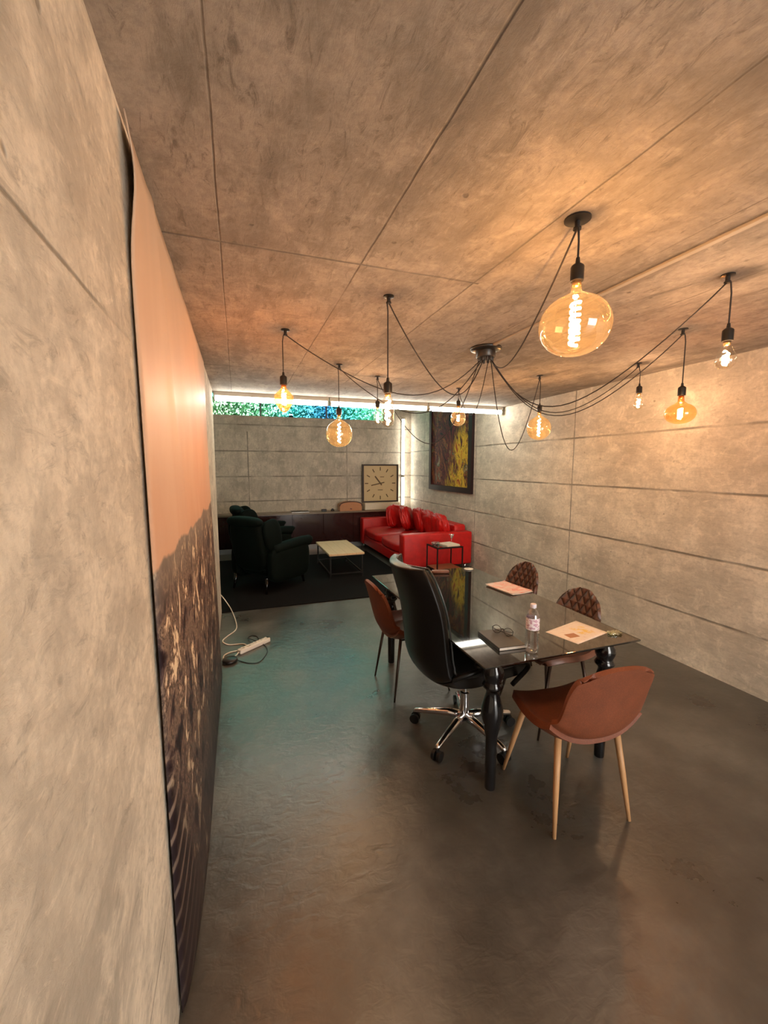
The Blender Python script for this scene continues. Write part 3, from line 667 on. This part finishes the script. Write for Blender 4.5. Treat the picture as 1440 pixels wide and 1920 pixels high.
# ------------------------------------------------------------------ side table by the sofa
t = thing('side_table', 'small black metal side table with a shelf beside the near sofa arm', 'side table', (2.82, 5.36, 0))
bm = BM()
for x in (-.20, .20):
    for y in (-.17, .17): box(bm, x-.008, x+.008, y-.008, y+.008, 0, .50)
for z in (.16, .48):
    for y in (-.17, .17): box(bm, -.20, .20, y-.008, y+.008, z, z+.014)
    for x in (-.20, .20): box(bm, x-.008, x+.008, -.17, .17, z, z+.014)
obj('frame', bm, m_blackmetal, t)
obj('top', box(BM(), -.195, .195, -.165, .165, .494, .502), m_bglass, t)
obj('shelf', box(BM(), -.195, .195, -.165, .165, .17, .178), plain('shelf_wood', (.35, .15, .08), .4), t)
def paper_stack(name, label, c, w_, d_, h_, rz, col):
    bm = BM(); nn = max(2, int(h_/.008))
    for k in range(nn):
        a = random.uniform(-.012, .012); box(bm, -w_/2+a, w_/2+a, -d_/2-a, d_/2-a, k*h_/nn, (k+.9)*h_/nn)
    o = obj(name, bm, plain(name+'_paper', col, .5, var=.25, nscale=25), loc=c); o.rotation_euler = (0, 0, rz); tag(o, label, 'magazine')
paper_stack('magazine_pile', 'pale stack of magazines on the black side table', (2.88, 5.33, .502), .22, .24, .022, .15, (.72, .64, .52))
bm = BM(); lathe(bm, [(0, 0), (.045, 0), (.06, .02), (.062, .04), (.056, .04), (.05, .012), (0, .012)], n=24)
o = obj('glass_bowl', bm, thin_glass('bowl_glass', (.9, .85, .8), .2, .1, .7), smooth=True, loc=(2.69, 5.40, .502)); tag(o, 'small glass bowl on the left of the side table', 'bowl')
bm = BM(); lathe(bm, [(0, 0), (.028, 0), (.028, .004), (.005, .012), (.005, .055), (.02, .075), (.038, .12), (.040, .125), (.036, .122), (.018, .08), (0, .06)], n=24)
o = obj('drinking_glass', bm, thin_glass('stem_glass', (.98, .85, .82), .35, .06, .9), smooth=True, loc=(2.95, 5.45, .524-.022)); o.location = (3.0, 5.49, .502); tag(o, 'stemmed drinking glass standing at the back of the side table', 'glass')

# ------------------------------------------------------------------ coffee table
t = thing('coffee_table', 'low coffee table with a pale wooden top on a black metal frame', 'coffee table', (1.47, 6.36, .012))
n = N('pale_wood_top'); p, x, y, z = n.objc(); f = n.noise(n.scale(p, 6, 1, 1), 6, 5, .6)
pl = n.mapr(n.math('ABSOLUTE', n.math('SUBTRACT', n.math('FRACT', n.math('MULTIPLY', x, 7.2)), .5)), .47, .5, 0, .6)
m_top = n.finish(n.bsdf(n.mix(pl, n.mix(f, (.66, .44, .24), (.80, .62, .40)), (.3, .18, .1)), .5))
obj('tabletop', box(BM(), -.265, .265, -.54, .54, .335, .365, .003), m_top, t)
bm = BM()
for x in (-.24, .24):
    for y in (-.50, .50): box(bm, x-.011, x+.011, y-.011, y+.011, .0, .335)
    box(bm, x-.009, x+.009, -.50, .50, .315, .335); box(bm, x-.009, x+.009, -.5, .5, .05, .068)
for y in (-.50, .50): box(bm, -.24, .24, y-.009, y+.009, .315, .335); box(bm, -.24, .24, y-.009, y+.009, .05, .068)
obj('frame', bm, m_blackmetal, t)

# ------------------------------------------------------------------ armchairs
def velvet():
    n = N('green_velvet'); p, *_ = n.objc(); f = n.noise(p, 9, 4)
    return n.finish(n.bsdf(n.mix(f, (.0009, .0025, .002), (.0024, .0075, .006)), .75, 0, None, Specular_IOR_Level=.12, Sheen_Weight=.03, Sheen_Roughness=.4, Sheen_Tint=(.2, .5, .42, 1)))
m_vel = velvet()
def armchair(label):
    """faces +x ; origin under centre"""
    t = thing('wingback_armchair', label, 'armchair', group='green velvet wingback armchairs')
    def cu(nm, c, s, rot=None, pw=3.6, wr=0.0, n_=12, seed=1):
        bm = BM(); cushion(bm, c, s, n=n_, rot=rot, wrinkle=wr, seed=seed, pw=pw); return obj(nm, bm, m_vel, t, smooth=True)
    cu('seat', (.06, 0, .33), (.36, .27, .15), pw=5); cu('seat_cushion', (.08, 0, .46), (.34, .26, .07), pw=3.2)
    cu('backrest', (-.33, 0, .62), (.10, .29, .36), rot=Matrix.Rotation(-.16, 3, 'Y'), pw=3.6)
    cu('head_roll', (-.41, 0, .925), (.09, .30, .07), pw=2.6)
    for s in (-1, 1):
        cu('arm', (.04, s*.33, .36), (.37, .075, .24), pw=4.5)
        bm = BM(); pts = [(-.26, s*.335, .56), (.0, s*.345, .585), (.25, s*.35, .60), (.40, s*.35, .595), (.425, s*.35, .585)]
        tube(bm, spline(pts, 4), [.07]*13+[.075, .07, .055, .03], 14); obj('arm_roll', bm, m_vel, t, smooth=True)
        cu('wing', (-.24, s*.31, .75), (.145, .055, .21), rot=Matrix.Rotation(-.2, 3, 'Y'), pw=2.8)
    for sx_, sy_ in ((.33, 1), (.33, -1), (-.33, 1), (-.33, -1)):
        obj('leg', tube(BM(), [(sx_, sy_*.28, .20), (sx_*1.04, sy_*.29, .10), (sx_*1.10, sy_*.30, 0.0)], [.028, .02, .013], 10), m_glossblack, t, smooth=True)
    return t
a1 = armchair('dark green velvet wingback armchair, nearer one, seen from behind'); a1.location = (.37, 5.84, .012); a1.rotation_euler = (0, 0, .72)
a2 = copy_tree(a1); a2['label'] = 'dark green velvet wingback armchair, farther one, by the dark cabinet'; a2.location = (.36, 7.15, .012); a2.rotation_euler = (0, 0, .1)

# ------------------------------------------------------------------ credenza and things on it
m_cred = plain('dark_red_brown_gloss', (.030, .010, .009), .14, 0, var=.25, nscale=3, Specular_IOR_Level=.6)
CB = YF-.01; CF = 8.13; CT = .735; CX0, CX1 = -.85, 3.40
t = thing('credenza', 'long low dark red-brown gloss cabinet along the far wall', 'cabinet', ((CX0+CX1)/2, (CB+CF)/2, 0))
ox, oy = (CX0+CX1)/2, (CB+CF)/2
obj('body', box(BM(), CX0-ox, CX1-ox, CF+.02-oy, CB-oy, .10, CT-.03), m_cred, t)
obj('plinth', box(BM(), CX0+.03-ox, CX1-.03-ox, CF+.05-oy, CB-.03-oy, 0, .10), plain('steel_plinth', (.35, .36, .36), .3, .9), t)
obj('worktop', box(BM(), CX0-.01-ox, CX1+.01-ox, CF-oy, CB-oy, CT-.03, CT, .003), plain('credenza_top', (.20, .15, .10), .3), t)
nd = 7; wd = (CX1-CX0)/nd
for k in range(nd):
    d = obj('door', box(BM(), CX0+k*wd+.003-ox, CX0+(k+1)*wd-.003-ox, CF+.001-oy, CF+.02-oy, .105, CT-.035, .002), m_cred, t)
# laptop
t = thing('laptop', 'closed thin silver laptop lying on the dark cabinet', 'laptop', (1.14, 8.30, CT))
obj('base', box(BM(), -.17, .17, -.12, .12, .002, .014, .003), plain('aluminium', (.55, .55, .53), .3, .8), t)
obj('lid', box(BM(), -.17, .17, -.12, .12, .015, .021, .002), plain('dark_lid', (.05, .045, .04), .4, .5), t)
# small dark camera-like objects
o = obj('small_box', box(BM(), -.05, .05, -.035, .035, 0, .045, .006), m_sock, loc=(1.62, 8.28, CT)); tag(o, 'small black box on the cabinet just right of the laptop', 'box')
bm = BM(); lathe(bm, [(0, 0), (.035, 0), (.035, .03), (.02, .034), (.02, .05), (0, .05)], n=20)
o = obj('small_jar', bm, m_sock, sharp=40, loc=(1.80, 8.30, CT)); tag(o, 'small black lidded jar on the cabinet beside the tan rounded box', 'jar')
# tan rounded box
t = thing('bread_box', 'tan box with an arched dark-rimmed lid on the cabinet left of the clock', 'box', (2.16, 8.30, CT))
def arch(bm, w_, h0, h1, d0, d1, k=20, inset=0):
    vs = []
    pts = [(-w_/2, 0)] + [(-w_/2*math.cos(PI*i/k), h0+(h1-h0)*math.sin(PI*i/k)**.75) for i in range(k+1)] + [(w_/2, 0)]
    A_ = [bm.verts.new((x, d0, z)) for x, z in pts]; B_ = [bm.verts.new((x, d1, z)) for x, z in pts]
    bm.faces.new(A_); bm.faces.new(B_[::-1])
    for i in range(len(pts)): j = (i+1) % len(pts); bm.faces.new((A_[i], A_[j], B_[j], B_[i]))
    return bm
obj('body', arch(BM(), .46, .10, .185, -.11, .11), plain('tan_leather', (.50, .22, .09), .4), t, sharp=40)
pts = [(-.23*math.cos(PI*i/24), -.112, .10+.09*math.sin(PI*i/24)**.75) for i in range(25)]
obj('rim', tube(BM(), pts, .009, 8), plain('dark_rim', (.05, .02, .015), .4), t, smooth=True)
obj('clasp', box(BM(), -.02, .02, -.118, -.11, .03, .055, .003), m_chrome, t)
# clock stand
o = obj('storage_box', box(BM(), -.39, .39, -.10, .10, 0, .145, .012), plain('cream_box', (.72, .64, .48), .45), loc=(2.86, 8.33, CT)); tag(o, 'long low cream box under the big square clock', 'box')
# clock
t = thing('square_clock', 'large square clock with dark frame and cream face showing hands near 10:43', 'clock', (2.86, 8.40, CT+.145))
S = .80
bm = BM()
for a in ((-S/2, S/2, 0, .028), (-S/2, S/2, S-.028, S)): box(bm, a[0], a[1], -.04, .03, a[2], a[3])
for a in ((-S/2, -S/2+.028), (S/2-.028, S/2)): box(bm, a[0], a[1], -.04, .03, .028, S-.028)
obj('frame', bm, plain('clock_frame', (.03, .015, .012), .4), t)
obj('face', box(BM(), -S/2+.026, S/2-.026, -.005, .02, .026, S-.026), plain('clock_face', (.60, .46, .25), .5, var=.06), t)
m_mark = plain('clock_marks', (.10, .06, .02), .5)
def bar(bm, c, L, w_, ang, y0=-.008, y1=-.004):
    dx, dz = math.sin(ang), math.cos(ang); px, pz = dz, -dx
    vs = []
    for yy in (y0, y1):
        for (a, b) in ((-L/2, -w_/2), (L/2, -w_/2), (L/2, w_/2), (-L/2, w_/2)):
            vs.append(bm.verts.new((c[0]+a*dx+b*px, yy, c[1]+a*dz+b*pz)))
    for f in ((0, 1, 2, 3), (7, 6, 5, 4), (0, 4, 5, 1), (1, 5, 6, 2), (2, 6, 7, 3), (3, 7, 4, 0)): bm.faces.new([vs[i] for i in f])
for k in range(12):
    a = 2*PI*k/12; obj('hour_mark', (lambda b: (bar(b, (.305*math.sin(a), S/2+.305*math.cos(a)), .075, .02, a), b)[1])(BM()), m_mark, t)
bm = BM(); a = 2*PI*(10.72/12); bar(bm, (.07*math.sin(a), S/2+.07*math.cos(a)), .24, .028, a, -.014, -.010); obj('hour_hand', bm, m_mark, t)
bm = BM(); a = 2*PI*(43/60); bar(bm, (.06*math.sin(a), S/2+.06*math.cos(a)), .30, .022, a, -.020, -.016); obj('minute_hand', bm, m_mark, t)
bm = BM(); bar(bm, (.04, S/2+.135), .013, .09, 0); bar(bm, (.0, S/2-.14), .013, .11, 0); obj('lettering', bm, m_mark, t)

# ------------------------------------------------------------------ painting on right wall
PY0, PY1, PZ0, PZ1 = 5.80, 7.42, 1.20, 2.80
pc = (PY0+PY1)/2; th = math.atan(.022)
t = thing('framed_painting', 'large dark-framed abstract painting in purple, brown and yellow on the right wall', 'painting', (XR(pc)-.002, pc, PZ0), -th)
H = PZ1-PZ0; W_ = PY1-PY0
bm = BM(); fwid = .11
box(bm, -.05, 0, -W_/2, W_/2, 0, fwid*.85); box(bm, -.05, 0, -W_/2, W_/2, H-fwid*.7, H)
box(bm, -.05, 0, -W_/2, -W_/2+fwid, fwid*.85, H-fwid*.7); box(bm, -.05, 0, W_/2-fwid*.8, W_/2, fwid*.85, H-fwid*.7)
obj('frame', bm, plain('dark_frame', (.016, .006, .006), .5, Specular_IOR_Level=.25), t)
n = N('abstract_paint'); p, x, y, z = n.objc()
f = n.noise(n.vec(0.0, n.math('ADD', n.math('MULTIPLY', y, 3), n.math('MULTIPLY', z, -.9)), n.math('MULTIPLY', z, 1.6)), 1.5, 6, .68, 1.2)
f2 = n.noise(n.scale(p, 1, 2.0, 1.2), 4.5, 6, .68, .8)
dark = n.ramp(f, [(.38, (.006, .010, .008)), (.45, (.17, .022, .03)), (.50, (.012, .014, .010)), (.55, (.36, .09, .04)), (.60, (.05, .07, .03)), (.68, (.42, .30, .20))])
yel = n.ramp(f2, [(.38, (.08, .09, .01)), (.46, (.50, .30, .02)), (.52, (.80, .55, .05)), (.58, (.65, .30, .03)), (.64, (.40, .07, .015))])
# yellow patch: near side (small y), lower two thirds
ye = n.math('ADD', n.math('MULTIPLY', n.math('SUBTRACT', f, .5), .9), n.math('ADD', y, n.math('MULTIPLY', n.math('SUBTRACT', z, .35), .42)))
mk = n.math('MULTIPLY', n.math('MULTIPLY', n.mapr(ye, .06, -.16), n.mapr(z, 1.2, .9)), n.mapr(f2, .40, .47))
c = n.mix(mk, dark, yel); c = n.mix(n.mapr(f2, .6, .75, 0, .6), c, (.32, .10, .05))
obj('canvas', box(BM(), -.03, -.005, -W_/2+.06, W_/2-.06, .06, H-.06), n.finish(n.bsdf(c, .6, 0, n.bump(f2, .4, .01), Specular_IOR_Level=.2)), t)

# ------------------------------------------------------------------ power strip & cables by wall end
m_wplastic = plain('white_plastic', (.80, .74, .64), .4)
a = Vector((-.045, 3.73, 0)); b = Vector((.222, 3.93, 0)); L = (b-a).length
t = thing('power_strip', 'white multi-socket power strip lying on the floor by the left wall', 'power strip', a, math.atan2(b.y-a.y, b.x-a.x))
obj('body', box(BM(), 0, L, -.027, .027, 0, .04, .008, 3), m_wplastic, t, sharp=50)
for k in range(5):
    x = .04+k*(L-.07)/4; o = obj('outlet', lathe(BM(), [(.019, .0405), (.019, .043), (.016, .043), (.016, .041), (0, .041)], (x, 0, 0), n=18), m_white, t, smooth=True)
obj('switch', box(BM(), L-.02, L-.006, -.012, .012, .04, .046, .002), m_sock, t)
cw = [(-.24, 4.97, .20), (-.19, 4.98, .12), (-.12, 4.86, .03), (-.07, 4.5, .006), (-.075, 4.3, .006), (-.15, 4.16, .006), (-.19, 4.05, .006), (-.13, 3.95, .006), (-.01, 3.93, .006), (.02, 3.86, .006), (-.04, 3.80, .006), (-.12, 3.78, .006), (-.17, 3.72, .006), (-.16, 3.62, .006), (-.12, 3.61, .02), (-.07, 3.68, .015), (-.047, 3.727, .02)]
o = obj('white_cable', tube(BM(), spline(cw, 6), .0055, 8), m_wplastic, smooth=True); tag(o, 'white cable looping across the floor from behind the wall end to the power strip', 'cable')
t = thing('power_adapter', 'black round power adapter with coiled black cable on the floor at the wall', 'adapter', (-.118, 3.60, 0))
obj('body', lathe(BM(), [(0, 0), (.05, 0), (.062, .008), (.064, .02), (.055, .032), (.02, .036), (0, .036)], n=30), m_sock, t, smooth=True)
cb = [(.055, 0, .012), (.09, -.03, .005), (.16, -.09, .005), (.24, -.085, .005), (.31, .09, .005), (.29, .25, .006), (.20, .33, .03), (.155, .44, .008), (.19, .50, .006), (.24, .46, .006), (.25, .36, .02)]
obj('cable', tube(BM(), spline(cb, 6), .004, 6), m_sock, t, smooth=True)
